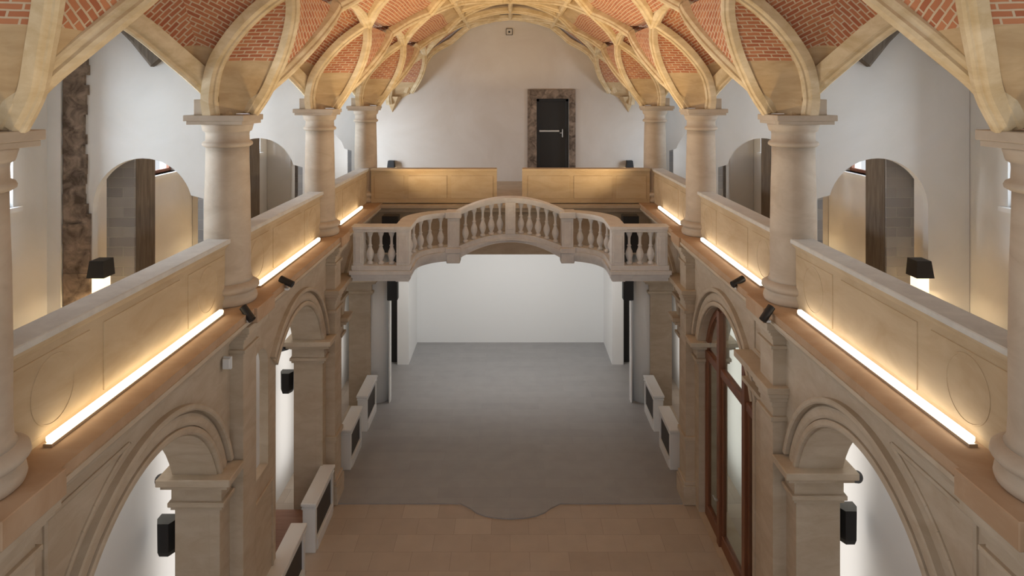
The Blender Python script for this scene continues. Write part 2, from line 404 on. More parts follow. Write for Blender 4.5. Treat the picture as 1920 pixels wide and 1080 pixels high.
# relief panels on the spandrels
for s in (-1, 1):
    t = thing('wall_panelling', (s*4.75, 8, H(5)), 'shallow raised frames carved on the %s arcade wall between the arches' % SIDE[s], 'panelling')
    def frame(y0, y1, h0, h1, tri=None):
        pth = [(s*4.75, y0, H(h1)), (s*4.75, y1, H(h1)), (s*4.75, y1, H(h0)), (s*4.75, y0, H(h0))] if not tri else [(s*4.75, a, H(c)) for a, c in tri]
        b = MB()
        for i in range(len(pth)):
            p, q = Vector(pth[i]), Vector(pth[(i+1) % len(pth)])
            b.sweep([p, q], [(-.03, -.01), (-.03, .02), (0, .035), (.03, .02), (.03, -.01)], lambda a, c: (-s, 0, 0))
        b.build('frame', 'sand', t)
    frame(12.35, 13.05, 5.8, 10.0) if s > 0 else frame(12.25, 13.4, 7.6, 10.1)
    frame(12.35, 13.05, 4.3, 4.9) if s > 0 else None
    frame(18.05, 18.7, 5.8, 8.6)
    frame(18.05, 18.7, 4.3, 4.9)
    for cy in (9.1, 15.0, 20.85):
        # curved-sided spandrels
        for e in ((-1,) if cy < 10 else ()):
            tri = [(cy+e*2.25, 4.32), (cy+e*.75, 4.32)]
            for j in range(7):
                a = (pi/2-.30)-(.62)*j/6; R = 2.52
                tri.append((cy+e*R*cos(a), H(0)-(ACZ+R*sin(a))+0))
            tri = [(y, h if i < 2 else h) for i, (y, h) in enumerate(tri)]
            tri.append((cy+e*2.25, min(tri[-1][1]+.1, 5.6)))
            frame(0, 0, 0, 0, tri[:1]+tri[1:])

# ------------------------------------------------------------------ gallery columns
def make_column(s, k):
    y = YC[k]; x = s*4.99
    t = thing('gallery_column', (x, y, H(3.6)), '%s stout round sandstone column on the %s gallery ledge' % (ORD[k], SIDE[s]), 'column', 'gallery columns')
    b = MB(); b.bbox(x-s*.46, x+s*.57, y-.46, y+.46, H(.42), H(.32), .008); b.bbox(x-s*.43, x+s*.53, y-.43, y+.43, H(.48), H(.42), .006); b.build('abacus', 'sandcol', t)
    z = H(0)
    b = MB(); b.lathe([(.36, -.88), (.375, -.875), (.415, -.85), (.42, -.82), (.405, -.79), (.365, -.77), (.36, -.66), (.365, -.62), (.40, -.60), (.41, -.575), (.42, -.53), (.43, -.50), (.43, -.481)], x, y, z); b.build('capital', 'sandcol', t)
    b = MB(); b.lathe([(.425, -3.23), (.395, -3.18), (.385, -3.0), (.385, -2.3), (.375, -1.6), (.36, -1.1), (.355, -.87)], x, y, z); b.build('shaft', 'sandcol', t)
    b = MB(); b.lathe([(.46, -3.6), (.485, -3.58), (.50, -3.53), (.49, -3.47), (.45, -3.44), (.445, -3.41), (.50, -3.38), (.53, -3.34), (.52, -3.29), (.47, -3.26), (.42, -3.225)], x, y, z); b.build('base', 'sandcol', t)
for s in (-1, 1):
    for k in range(4): make_column(s, k)

# ------------------------------------------------------------------ parapets
def parapet(s, y0, y1, nm):
    t = thing('parapet', (s*5.0, (y0+y1)/2, H(3.6)), 'carved sandstone parapet with pale coping, %s stretch of the %s gallery' % (nm, SIDE[s]), 'parapet', 'side gallery parapets')
    b = MB(); b.bbox(s*4.80, s*5.20, y0, y1, H(2.52), H(2.44), .012); b.build('coping', 'coping', t)
    b = MB(); b.prism_y([(s*x, H(h)) for x, h in ((5.1, 2.62), (5.1, 2.52), (4.82, 2.52), (4.83, 2.56), (4.86, 2.58), (4.88, 2.62))], y0, y1); b.build('moulding', 'panel', t)
    b = MB(); b.box(s*4.88, s*5.1, y0, y1, H(3.605), H(2.62)); b.build('panel', 'panel', t)
    L = y1-y0
    # raised plates
    segs = [(y0+.12, y0+L*.27), (y0+L*.32, y1-L*.32), (y1-L*.27, y1-.12)]
    for i, (a, c) in enumerate(segs):
        b = MB(); b.bbox(s*4.865, s*4.885, a, c, H(3.52), H(2.70), .006); o = b.build('field', 'panel', t)
        if i != 1:
            b = MB(); cy = (a+c)/2; R = .36; ry = min((c-a)/2-.06, .34)
            b.sweep([(s*4.865, cy+ry*cos(q*2*pi/40), H(3.11)+R*sin(q*2*pi/40)) for q in range(40)], [(-.012, -.005), (-.008, .006), (.008, .006), (.012, -.005)], lambda p, i: (-s, 0, 0), closed=True)
            b.build('ring', 'panel', o)
for s in (-1, 1):
    parapet(s, YC[0]+.30, YC[1]-.30, 'nearest'); parapet(s, YC[1]+.30, YC[2]-.30, 'middle'); parapet(s, YC[2]+.30, YC[3]-.2, 'farthest')
for s in (-1, 1):
    t = thing('rear_parapet', (s*2.6, 22.9, H(3.6)), 'low sandstone parapet of the end gallery, %s of the gap in the middle' % SIDE[s], 'parapet', 'end gallery parapets')
    xi = .46 if s < 0 else .40
    b = MB(); b.bbox(s*xi, s*4.72, 22.68, 23.06, H(2.52), H(2.44)); b.build('coping', 'panel', t)
    b = MB(); b.box(s*xi, s*4.72, 22.76, 23.0, H(3.6), H(2.52)); b.build('panel', 'panel', t)
    for a, c in ((.6, 2.0), (2.15, 3.45), (3.6, 4.6)):
        b = MB(); b.bbox(s*a, s*c, 22.74, 22.765, H(3.45), H(2.68), .006); b.build('field', 'panel', t)
# end gallery floor, front beam and cornice
b = MB(); b.box(-5.4, 5.4, 22.9, 28.72, H(3.8), H(3.62)); struct(b.build('floor_gallery_back', 'sand'))
t = thing('end_gallery_beam', (0, 23, H(5.4)), 'moulded stone beam carrying the end gallery behind the balcony', 'beam')
b = MB(); b.prism_x([(y, H(h)) for y, h in ((22.95, 3.64), (22.5, 3.64), (22.5, 3.74), (22.6, 3.8), (22.66, 3.9), (22.95, 3.95))], -4.74, 4.74); b.build('cornice', 'sand', t)
b = MB(); b.box(-4.74, 4.74, 22.98, 23.3, H(5.4), H(3.82)); b.build('beam', 'sand', t)
# ------------------------------------------------------------------ white stage box
for s in (-1, 1):
    b = MB(); b.box(s*3.97, s*4.42, 26.25, 28.7, .03, H(5.4)); struct(b.build('wall_stage_'+SIDE[s], 'white'))
b = MB(); b.box(-4.7, 4.7, 28.62, 28.7, .03, H(3.8)); struct(b.build('wall_stage_back', 'white'))
for s in (-1, 1):
    b = MB(); b.lathe([(.56, .03), (.56, H(5.35))], s*4.72, 23.45, 0, 48)
    tag(b.build('round_pier', 'white'), 'white round pier beside the grey stage on the %s' % SIDE[s], 'pier', 'white round piers')
    b = MB(); b.bbox(s*4.12, s*4.16, 22.95, 23.25, .03, H(5.35), .005)
    tag(b.build('edge_board', 'white'), 'thin upright white board at the edge of the %s round pier' % SIDE[s], 'board')
    b = MB(); b.box(s*4.42, s*4.75, 26.5, 26.6, .03, H(5.3)); tag(b.build('black_drape', 'black'), 'narrow black drape in the slot beside the stage on the %s' % SIDE[s], 'drape', 'black drapes')
    t = thing('stage_speaker', (s*3.95, 22.2, H(5.8)), 'black loudspeaker hanging under the %s end of the balcony' % SIDE[s], 'speaker', 'hanging stage speakers')
    b = MB(); b.bbox(s*3.72, s*4.06, 22.1, 22.4, H(6.72), H(6.0), .02); b.build('cabinet', 'black', t)
    b = MB(); b.box(s*3.87, s*3.91, 22.2, 22.25, H(6.0), H(5.3)); b.box(s*3.87, s*3.91, 22.2, 23.0, H(5.3), H(5.25)); b.build('bracket', 'black', t)
    t = thing('stage_monitor', (s*3.9, 21.6, H(4.9)), 'black box speaker behind the %s straight end of the balcony' % SIDE[s], 'speaker', 'upper stage speakers')
    b = MB(); b.bbox(s*3.6, s*4.12, 21.5, 21.9, H(5.0), H(3.82), .02); b.build('cabinet', 'black', t)
    b = MB(); b.box(s*3.8, s*3.9, 21.88, 22.99, H(4.3), H(4.2)); b.build('bracket', 'black', t)

# ------------------------------------------------------------------ light strips
SEG = [(6.9, 11.08, 'nearest'), (12.68, 16.7, 'middle'), (18.7, 21.5, 'farthest')]
for s in (-1, 1):
    for y0, y1, nm in SEG:
        t = thing('light_strip', (s*4.75, y0, H(3.6)), 'glowing linear light on the %s cornice at the foot of the %s parapet' % (SIDE[s], nm), 'light strip', 'cornice light strips')
        b = MB(); b.box(s*4.71, s*4.80, y0, y1, H(3.605), H(3.57)); b.build('housing', 'metal', t)
        b = MB(); b.bbox(s*4.715, s*4.795, y0+.02, y1-.02, H(3.57), H(3.50), .015); b.build('diffuser', 'strip%d' % s, t)

# ------------------------------------------------------------------ vault ribs and web
def spline(pts, n):
    pts = [Vector(p) for p in pts]; out = []; m = len(pts)-1
    P = [pts[0]*2-pts[1]]+pts+[pts[-1]*2-pts[-2]]
    for i in range(m):
        for j in range(n):
            t = j/n; a, b_, c, d = P[i:i+4]
            out.append(.5*((2*b_)+(c-a)*t+(2*a-5*b_+4*c-d)*t*t+(3*b_-a-3*c+d)*t**3))
    out.append(pts[-1]); return out
# controls as (X, dz, h)
A_ = [(4.99, -.34, -.33), (5.0, -.38, 0.02), (4.84, -.52, .5), (4.45, -.75, .95), (4.0, -.86, 1.35), (3.45, -.9, 1.72)]
B_ = [(4.5, .16, -.33), (4.24, .02, .0), (3.94, -.3, .37), (3.66, -.6, .8), (3.48, -.8, 1.3), (3.45, -.9, 1.72)]
C_ = [(4.58, .18, -.33), (4.3, .10, 0.02), (3.9, .18, .42), (3.55, .6, .95), (3.36, 1.05, 1.4), (3.32, 1.4, 1.68)]
Ap_ = [(5.0, .34, -.33), (5.0, .42, 0.05), (4.84, .6, .5), (4.42, .95, 1.0), (3.9, 1.25, 1.4), (3.32, 1.4, 1.68)]
D_ = [(5.16, -.06, -.24), (5.35, -.42, .12), (5.58, -.88, .5), (5.96, -1.5, 1.02), (6.5, -2.3, 1.5), (7.0, -2.88, 1.75)]
Dp_ = [(x, -d, h) for x, d, h in D_]
BX = 5.75
# upper net from N+ (3.32,1.4,1.68) to the crown and from N-
UP1 = [(3.32, 1.4, 1.68), (2.9, 2.15, 2.1), (2.35, 2.95, 2.48), (1.7, 4.0, 2.9), (.8, 5.1, 3.15), (0, 5.75, 3.22)]
UP2 = [(3.45, -.9, 1.72), (3.0, -1.9, 2.05), (2.35, -2.8, 2.48), (1.7, -3.9, 2.9), (.8, -5.0, 3.15), (0, -5.75, 3.22)]
HP = [(0, 3.26), (.8, 3.18), (1.7, 2.92), (2.35, 2.50), (2.9, 2.12), (3.4, 1.70)]
def hprof(x):
    x = abs(x)
    for (a, ha), (b_, hb) in zip(HP, HP[1:]):
        if x <= b_: return ha+(hb-ha)*(x-a)/(b_-a)
    return HP[-1][1]
RIBP = [(-.035, 0), (-.065, .025), (-.065, .055), (-.10, .08), (-.115, .10), (-.115, .24), (.115, .24), (.115, .10), (.10, .08), (.065, .055), (.065, .025), (.035, 0)]
RIBB = [(a*.85, c*.8) for a, c in RIBP]
RIBW = [(a*1.2, c*1.1) for a, c in RIBP]
RIBD = [(a*1.1, c*1.5) for a, c in RIBP]
def world(s, yk, p): return Vector((s*p[0], yk+p[1], CZ+p[2]))
def upf(p, i):
    return Vector((p.x, 0, max(.3, (p.z-(CZ-1.2))*1.0)))
def rib(t, s, yk, ctrl, n=8, nm='rib', ymax=28.7, up=upf, prof=RIBP, m='rib'):
    pts = [world(s, yk, p) for p in spline(ctrl, n)]
    pts = [p for p in pts if p.y <= ymax and p.y > 2.0]
    if len(pts) < 3: return
    b = MB(); b.sweep(pts, prof, up); return b.build(nm, m, t)
def resamp(pts, hs):
    out = []
    for h in hs:
        q = None
        for a, c in zip(pts, pts[1:]):
            if a[2] <= h <= c[2] and c[2] > a[2]: q = a.lerp(c, (h-a[2])/(c[2]-a[2])); break
        out.append(q or (pts[-1] if h > pts[-1][2] else pts[0]).copy())
    return out
STONE_H = .55
def ruled(b, s, yk, c1, c2, h0, h1, bulge, nrow=16, ncol=8, offs=.12, bdir=None, split=STONE_H, ymax=28.7, byheight=True, axis=''):
    p1 = spline(c1, 10); p2 = spline(c2, 10)
    if byheight:
        hs = [h0+(h1-h0)*i/nrow for i in range(nrow+1)]
        hs = sorted(hs+[split-.001, split+.001]) if h0 < split < h1 else hs
        a1 = resamp(p1, hs); a2 = resamp(p2, hs)
    else:
        a1 = p1; a2 = p2
    rows = []; uvs = []; v = 0; prev = None
    for q1, q2 in zip(a1, a2):
        r = []; u = []
        L = (q2-q1).length
        for j in range(ncol+1):
            f = j/ncol; p = q1.lerp(q2, f)
            d = Vector(bdir) if bdir else Vector((p[0], 0, max(.3, p[2]+1.2))).normalized()
            base = Vector(bdir) if bdir else Vector((p[0], 0, max(.3, p[2]+1.2))).normalized()
            p = p+d*(bulge*L*4*f*(1-f))+base*offs
            r.append(world(s, yk, p))
            u.append(((f-.5)*L, 0))
        if prev is not None: v += (r[ncol//2]-prev).length
        prev = r[ncol//2]
        uvs.append([(a, v) for a, _ in u]); rows.append(r)
    half = ncol//2
    def axuv(curve, r):
        a0 = world(s, yk, curve[0]); ax = (world(s, yk, curve[-1])-a0).normalized(); o_ = []
        for p in r:
            v_ = (p-a0).dot(ax); o_.append(((p-a0-ax*v_).length, v_))
        return o_
    if axis:
        crv = {'1': p1, '2': p2}
        uva = [axuv(crv[axis[0]], r) for r in rows]; uvb = [axuv(crv[axis[-1]], r) for r in rows]
        for i in range(len(rows)-1):
            if any(q.y > ymax+.25 for q in rows[i]+rows[i+1]): continue
            b.mat = 1 if (rows[i][0].z+rows[i+1][0].z)/2-CZ < split else 0
            b.grid([q[:half+1] for q in rows[i:i+2]], [q[:half+1] for q in uva[i:i+2]])
            b.grid([q[half:] for q in rows[i:i+2]], [q[half:] for q in uvb[i:i+2]])
        return
    keep = [i for i in range(len(rows)) if all(q.y <= ymax+.25 for q in rows[i])]
    rows = [rows[i] for i in keep]; uvs = [uvs[i] for i in keep]
    for i in range(len(rows)-1):
        zc = (rows[i][0].z+rows[i+1][0].z)/2-CZ
        b.mat = 1 if zc < split else 0
        b.grid(rows[i:i+2], uvs[i:i+2])
web = MB()
for s in (-1, 1):
    for k, yk in enumerate(YC+[28.75]):
        last = k == 4; hb = .0
        lab = ('bundle of curving stone vault ribs rising from the %s %s column' % (ORD[k], SIDE[s])) if not last else 'short rib springer with pointed corbel on the end wall, %s side' % SIDE[s]
        t = thing('vault_ribs', (s*4.9, yk, H(.32)), lab, 'vault ribs', 'vault rib bundles')
        rib(t, s, yk, A_); rib(t, s, yk, B_, prof=RIBB); rib(t, s, yk, D_, up=lambda p, i: (-s*.35, 0, 1), prof=RIBD)
        if not last:
            rib(t, s, yk, C_, prof=RIBW); rib(t, s, yk, Ap_); rib(t, s, yk, Dp_, up=lambda p, i: (-s*.35, 0, 1), prof=RIBD)
            # springer core
            b = MB(); x = s*5.02; prof = [(.20, -.32), (.20, -.1), (.18, .15), (.16, .5)]
            b.lathe(prof, s*5.05, yk, CZ, 24, smooth=False); b.build('springer', 'spring', t)
            b = MB(); b.bbox(s*5.12, s*5.42, yk-.37, yk+.37, H(.321), H(.05), .01); b.build('springer_block', 'sandcol', t)
            rib(t, s, yk, UP1, prof=RIBW)
        else:
            # corbel tip on the wall
            b = MB(); x = s*4.95; y1 = 28.71
            vs = [(s*4.62, y1, H(.0)), (s*5.35, y1, H(.0)), (s*4.75, y1-.35, H(.0)), (s*5.25, y1-.35, H(0)), (s*5.04, y1, H(.68)), (s*5.03, y1-.06, H(.62))]
            b.add(vs, [(0, 1, 3, 2), (0, 2, 5, 4), (2, 3, 5), (3, 1, 4, 5), (0, 4, 1)]); b.build('corbel', 'spring', t)
        rib(t, s, yk, UP2, prof=RIBW)
        # longitudinal link rib from N- back to previous N+
        if k > 0:
            pk = yk-5.75 if last else YC[k-1]; g0 = pk+1.4; g1 = yk-.9
            pts = [Vector((s*(3.32+.13*f), g0+(g1-g0)*f, CZ+1.7+.55*4*f*(1-f)*.5)) for f in [i/12 for i in range(13)]]
            b = MB(); b.sweep(pts, RIBP, upf); b.build('link_rib', 'rib', t)
        # webs
        ruled(web, s, yk, A_, B_, -.325, 1.7, .03)
        if not last:
            ruled(web, s, yk, Ap_, C_, -.325, 1.66, .03); ruled(web, s, yk, B_, C_, -.325, 1.66, .04, offs=.13, axis='2')
        ruled(web, s, yk, A_, D_, 0, 0, .16, offs=.22, bdir=(0, 0, 1), byheight=False, split=.72, axis='12')
        if not last: ruled(web, s, yk, Ap_, Dp_, 0, 0, .16, offs=.22, bdir=(0, 0, 1), byheight=False, split=.72, axis='12')
# crown web: barrel
XS = [-3.62, -3.4, -2.9, -2.35, -1.7, -1.2, -.6, 0, .6, 1.2, 1.7, 2.35, 2.9, 3.4, 3.62]
rows = []; uvs = []
for i in range(0, 104):
    y = 3.0+25.7*i/103
    rr = []; uu = []; u = 0
    for j, x in enumerate(XS):
        rr.append(Vector((x, y, CZ+hprof(x)+.27+.10*math.cos((y-YC[0])*2*pi/2.87)*cos(x*pi/3.4*.5)))); uu.append((y, x*1.15))
    rows.append(rr); uvs.append(uu)
for (j0, j1, mi) in ((0, 3, 0), (3, 11, 1), (11, 14, 0)):
    web.mat = mi; web.grid([r[j0:j1+1] for r in rows], [u[j0:j1+1] for u in uvs])
web.mat = 0
# lunette crowns beyond the link ribs
for s in (-1, 1):
    for k, yk in enumerate(YC+[28.75]):
        pk = YC[k-1] if k > 0 else yk-5.75
        a = Vector((s*3.36, pk+1.2, CZ+1.95)); c = Vector((s*3.4, yk-.7, CZ+1.95)); d = Vector((s*7.1, (pk+yk)/2, CZ+2.0))
        rows = []; uvs = []
        for i in range(11):
            f = i/10; r = []; u = []
            p = a.lerp(d, f); q = c.lerp(d, f)
            for j in range(9):
                g_ = j/8; w_ = p.lerp(q, g_); w_.z += .35*4*g_*(1-g_)*(1-f)
                r.append(w_); u.append((w_.y, abs(w_.x)))
            rows.append(r); uvs.append(u)
        web.grid(rows, uvs)
o = web.build('ceiling', ['brick', 'spring'], fix=False); struct(o)
# crown ribs: ridge and short cross ribs
t = thing('crown_ribs', (0, 15, CZ+3.2), 'ridge line and cross ribs along the crown of the nave vault', 'vault ribs')
b = MB(); b.sweep([(0, y, CZ+3.24) for y in (3, 10, 18, 28.7)], [(x*.7, z*.8) for x, z in RIBP], lambda p, i: (0, 0, 1)); b.build('ridge_rib', 'rib', t)
ys = [YC[0]+2.87*i for i in range(8)]
for y in ys+[28.55]:
    b = MB(); b.sweep([(x, y+.0, CZ+hprof(x)-.02) for x in (-1.75, -1.2, -.6, 0, .6, 1.2, 1.75)], RIBP, lambda p, i: (0, 0, 1)); b.build('cross_rib', 'rib', t)
for s in (-1, 1):
    b = MB(); b.sweep([(s*x, 28.6, CZ+h) for x, h in ((1.7, 2.88), (2.05, 2.6), (2.44, 2.25), (3.0, 1.95), (3.45, 1.62))], RIBP, lambda p, i: (p.x, 0, 3)); b.build('wall_rib', 'rib', t)
    b = MB(); b.sweep([(s*1.72, y, CZ+2.9) for y in [3+25.6*i/20 for i in range(21)]], RIBP, lambda p, i: (p.x*.3, 0, 1)); b.build('side_ridge_rib', 'rib', t)
    b = MB(); b.sweep([(s*x, 28.6, CZ+h) for x, h in ((3.3, 1.75), (3.75, 1.05), (4.2, .35), (4.3, .1))], [(a*1.6, c) for a, c in RIBP], lambda p, i: (p.x, 0, 2)); b.build('wall_rib', 'rib', t)

# ------------------------------------------------------------------ curved balcony
BAL = [(r*1.2, z) for r, z in [(.055, 0), (.07, .0), (.07, .06), (.045, .08), (.04, .10), (.06, .15), (.085, .24), (.088, .30), (.075, .37), (.05, .44), (.038, .50), (.05, .515), (.052, .535), (.035, .55), (.03, .62), (.032, .74), (.045, .80), (.06, .83), (.06, .86), (.07, .87), (.07, .93)]]
T = thing('balcony', (0, 18.6, H(5.1)), 'pale stone balcony with balusters, curving back to a raised arched middle', 'balcony')
CYB = 18.62; RI = 0.0; RC = .18
XW, YW, RR = 2.80, 20.93, 1.15          # wing x, back y, corner radius (inner faces)
L1 = XW-RR; L2 = L1+RR*pi/2; L3 = L2+(YW-RR-CYB)
def cpt(u, r):                          # u = distance along the inner face from the middle, r = distance behind it
    q = 1 if u >= 0 else -1; v = abs(u)
    if v <= L1: x, y = v, YW+r
    elif v <= L2:
        a = (v-L1)/RR; x, y = L1+(RR+r)*sin(a), YW-RR+(RR+r)*cos(a)
    else: x, y = XW+r, YW-RR-(v-L2)
    return (q*x, y)
aP = 1.76                               # pedestals stand here
def rise(a, amp): return amp*max(0, 1-(abs(a)/aP)**2)
def ringband(name, r0, r1, a0, a1, h0, h1, amp0=0, amp1=None, n=24):
    amp1 = amp0 if amp1 is None else amp1
    vs = []; 
    for i in range(n+1):
        a = a0+(a1-a0)*i/n
        for r, hh, am in ((r0, h0, amp0), (r1, h0, amp0), (r1, h1, amp1), (r0, h1, amp1)):
            x, y = cpt(a, r); vs.append((x, y, H(hh)+rise(a, am)))
    fs = [(i*4+j, i*4+(j+1) % 4, (i+1)*4+(j+1) % 4, (i+1)*4+j) for i in range(n) for j in range(4)]+[(3, 2, 1, 0), (n*4, n*4+1, n*4+2, n*4+3)]
    b = MB(); b.add(vs, fs); return b
for s in (-1, 1):
    # straight ends
    b = MB(); b.bbox(s*3.22, s*4.42, CYB-.06, CYB+.42, H(3.68), H(3.6), .01); b.bbox(s*3.17, s*4.4, CYB-.02, CYB+.36, H(3.76), H(3.68), .01); b.build('rail', 'balc', T)
    b = MB(); b.bbox(s*2.78, s*4.40, CYB-.02, CYB+.36, H(4.82), H(4.68), .008); b.build('plinth', 'balc', T)
    b = MB()
    b.bbox(s*2.76, s*4.46, CYB-.08, CYB+.42, H(4.93), H(4.82), .01); b.box(s*2.79, s*4.42, CYB-.03, CYB+.40, H(5.02), H(4.93)); b.box(s*2.81, s*4.38, CYB+.02, CYB+.38, H(5.12), H(5.02)); b.build('slab', 'balc', T)
    for x0, x1 in ((2.80, 3.16), (4.08, 4.36)):
        b = MB(); b.bbox(s*x0, s*x1, CYB-.01, CYB+.35, H(4.68), H(3.76), .008)
        b.bbox(s*(x0+.06), s*(x1-.06), CYB-.025, CYB, H(4.6), H(3.86), .006); b.build('pedestal', 'balc', T)
    for x in (3.32, 3.62, 3.92):
        b = MB(); b.lathe([(r, z*.99) for r, z in BAL], s*x, CYB+.17, H(4.68), 20); b.build('baluster', 'balc', T)
    # curved wings
    a0, a1 = aP+.04, L3
    if s < 0: A0, A1 = -a0, -a1
    else: A0, A1 = a0, a1
    b = ringband('', RI-.05, RI+.42, A0, s*(L3+.06), 3.68, 3.6, n=40); c = ringband('', RI-.01, RI+.37, A0, s*(L3+.02), 3.76, 3.68); b.add(c.v, c.f); b.build('rail', 'balc', T)
    ringband('', RI, RI+.36, A0, A1, 4.82, 4.68).build('plinth', 'balc', T)
    b = ringband('', RI-.06, RI+.42, A0, A1, 4.93, 4.82); c = ringband('', RI-.02, RI+.4, A0, A1, 5.03, 4.93); b.add(c.v, c.f)
    c = ringband('', RI+.03, RI+.38, A0, A1, 5.13, 5.03); b.add(c.v, c.f); b.build('slab', 'balc', T)
    for i in range(8):
        a = s*(aP+.36+(L3-.25-aP-.36)*i/7); x, y = cpt(a, RC)
        b = MB(); b.lathe([(r, z*.99) for r, z in BAL], x, y, H(4.68), 20); b.build('baluster', 'balc', T)
    # pedestal at the arched middle
    x, y = cpt(s*aP, RC)
    b = MB(); b.bbox(x-.18, x+.18, y-.22, y+.2, H(4.7), H(3.78), .01); b.bbox(x-.12, x+.12, y-.235, y-.22, H(4.6), H(3.88), .005); b.build('pedestal', 'balc', T)
    b = MB(); b.bbox(x-.25, x+.25, y-.32, y+.26, H(3.78), H(3.58), .02); b.build('pedestal_cap', 'balc', T)
    b = MB(); b.bbox(x-.24, x+.24, y-.31, y+.24, H(4.86), H(4.7), .015); b.bbox(x-.21, x+.21, y-.27, y+.22, H(5.18), H(4.86), .02); b.build('pedestal_base', 'balc', T)
am = .47; ab = .62
b = ringband('', RI-.05, RI+.42, -aP, aP, 3.70, 3.62, am, am, 40); c = ringband('', RI-.01, RI+.37, -aP, aP, 3.78, 3.70, am, am, 40); b.add(c.v, c.f); b.build('arched_rail', 'balc', T)
b = ringband('', RI, RI+.36, -aP, aP, 4.96, 4.74, ab-.16, ab-.16, 40)
c = ringband('', RI-.04, RI+.38, -aP, aP, 5.0, 4.88, ab-.1, ab-.16, 40); b.add(c.v, c.f)
c = ringband('', RI-.0, RI+.38, -aP, aP, 5.16, 5.0, ab, ab-.1, 40); b.add(c.v, c.f); b.build('arched_slab', 'balc', T)
x, y = cpt(0, RC); b = MB(); b.bbox(-.16, .16, y-.22, y+.17, H(4.72)+ab-.18, H(3.76)+am, .01); b.bbox(-.10, .10, y-.235, y-.2, H(4.6)+ab-.16, H(3.88)+am, .005); b.build('pedestal', 'balc', T)
for s in (-1, 1):
    for i in range(5):
        a = s*(.33+.27*i); x, y = cpt(a, RC); zb = H(4.74)+rise(a, ab-.16); zt = H(3.78)+rise(a, am)
        b = MB(); b.lathe([(r, z/.93*(zt-zb)) for r, z in BAL], x, y, zb, 20); b.build('baluster', 'balc', T)

# ------------------------------------------------------------------ low white balustrades
def balustrade(s, y0, y1, label):
    t = thing('white_balustrade', (s*4.62, (y0+y1)/2, 0), label, 'balustrade', 'low white balustrades')
    z = 1.16; xa, xb = 4.48, 4.78
    b = MB(); b.bbox(s*(xa-.03), s*(xb+.03), y0-.05, y1+.05, z-.07, z, .012); b.build('handrail', 'paint', t)
    for ya in (y0, y1-.12):
        b = MB(); b.bbox(s*xa, s*xb, ya, ya+.12, .0, z-.07, .01); b.bbox(s*(xa-.02), s*(xb+.02), ya-.02, ya+.14, z-.16, z-.12, .008); b.build('post', 'paint', t)
    b = MB(); b.bbox(s*(xa-.02), s*(xa+.14), y0+.121, y1-.121, 0, .26, .01); b.build('baseboard', 'paint', t)
    b = MB(); b.box(s*(xa+.005), s*(xa+.1), y0+.121, y1-.121, z-.2, z-.071); b.build('top_rail', 'paint', t)
    b = MB(); b.box(s*(xa+.04), s*(xa+.07), y0+.121, y1-.121, .26, z-.2); b.build('infill', 'dark', t)
balustrade(-1, 15.45, 17.02, 'white balustrade with dark infill in the middle left arch, beside the stage edge')
balustrade(-1, 12.7, 14.68, 'white balustrade with dark infill cut by the bottom of the photo at left')
for s in (-1, 1):
    balustrade(s, 21.0, 22.5, 'white balustrade beside the grey stage on the %s, farther of the pair' % SIDE[s])
    balustrade(s, 18.85, 20.25, 'white balustrade beside the grey stage on the %s, nearer of the pair' % SIDE[s])
# red wood steps in the left aisle
t = thing('wooden_steps', (-5.7, 15, 0), 'red brown wooden steps behind the middle left arch', 'steps')
b = MB(); b.bbox(-6.04, -4.85, 12.6, 16.9, .002, .12, .01); b.build('platform', 'woodfloor', t)
b = MB(); b.bbox(-6.04, -5.55, 12.8, 15.9, .12, .62, .012); b.build('bench_step', 'woodfloor', t)
b = MB(); b.bbox(-5.55, -5.2, 12.8, 15.0, .12, .34, .012); b.build('tread', 'woodfloor', t)

# ------------------------------------------------------------------ arched wooden glazed door, right bay 2
t = thing('arched_door', (5.05, 15, 0), 'tall arched red brown wooden door with glass panes in the right arch', 'door')
X0, X1 = 4.90, 5.02; cy, r = 15.0, 1.93
b = MB(); b.sweep([(X0+.06, cy+(r-.06)*cos(a), ACZ+(r-.06)*sin(a)) for a in [pi*j/36 for j in range(30)]], [(-.07, -.06), (-.07, .06), (.07, .06), (.07, -.06)], lambda p, i: (-1, 0, 0)); b.build('arch_frame', 'wood', t)
b = MB(); b.bbox(X0, X1, 16.8, 16.93, .01, ACZ); b.bbox(X0, X1, 13.21, 13.34, .01, ACZ+.6); b.build('side_frame', 'wood', t)
for ym in (15.72, 14.02):
    zt = ACZ+sqrt(r*r-(ym-cy)**2)-.06
    b = MB(); b.bbox(X0-.05, X1, ym-.09, ym+.09, .01, zt); b.build('mullion', 'wood', t)
for y0, y1 in ((13.34, 13.93), (14.11, 15.63), (15.81, 16.8)):
    b = MB(); b.bbox(X0-.02, X1, y0, y1, H(6.52), H(6.33)); b.build('transom', 'wood', t)
    b = MB(); b.bbox(X0, X1, y0, y1, .01, .32); b.bbox(X0+.01, X1-.01, y0, y0+.08, .32, H(6.52)); b.bbox(X0+.01, X1-.01, y1-.08, y1, .32, H(6.52)); o = b.build('leaf', 'wood', t)
    b = MB(); b.box(X0+.05, X0+.06, y0+.08, y1-.08, .32, H(6.52)); b.build('pane', 'glass', o)
    b = MB()
    pl = [(y0, H(6.33)), (y1, H(6.33))]+[(y, min(ACZ+sqrt(max(0, (r-.1)**2-(y-cy)**2)), 9)) for y in [y1-(y1-y0)*j/8 for j in range(9)]]
    b.plate(pl, [], X0+.05, X0+.06); b.build('fanlight_pane', 'glass', t)
b = MB(); b.bbox(X0-.1, X0-.05, 15.68, 15.76, 1.05, 1.09, .01); b.bbox(X0-.12, X0-.1, 15.68, 15.9, 1.05, 1.08, .008); b.build('handle', 'metal', t)

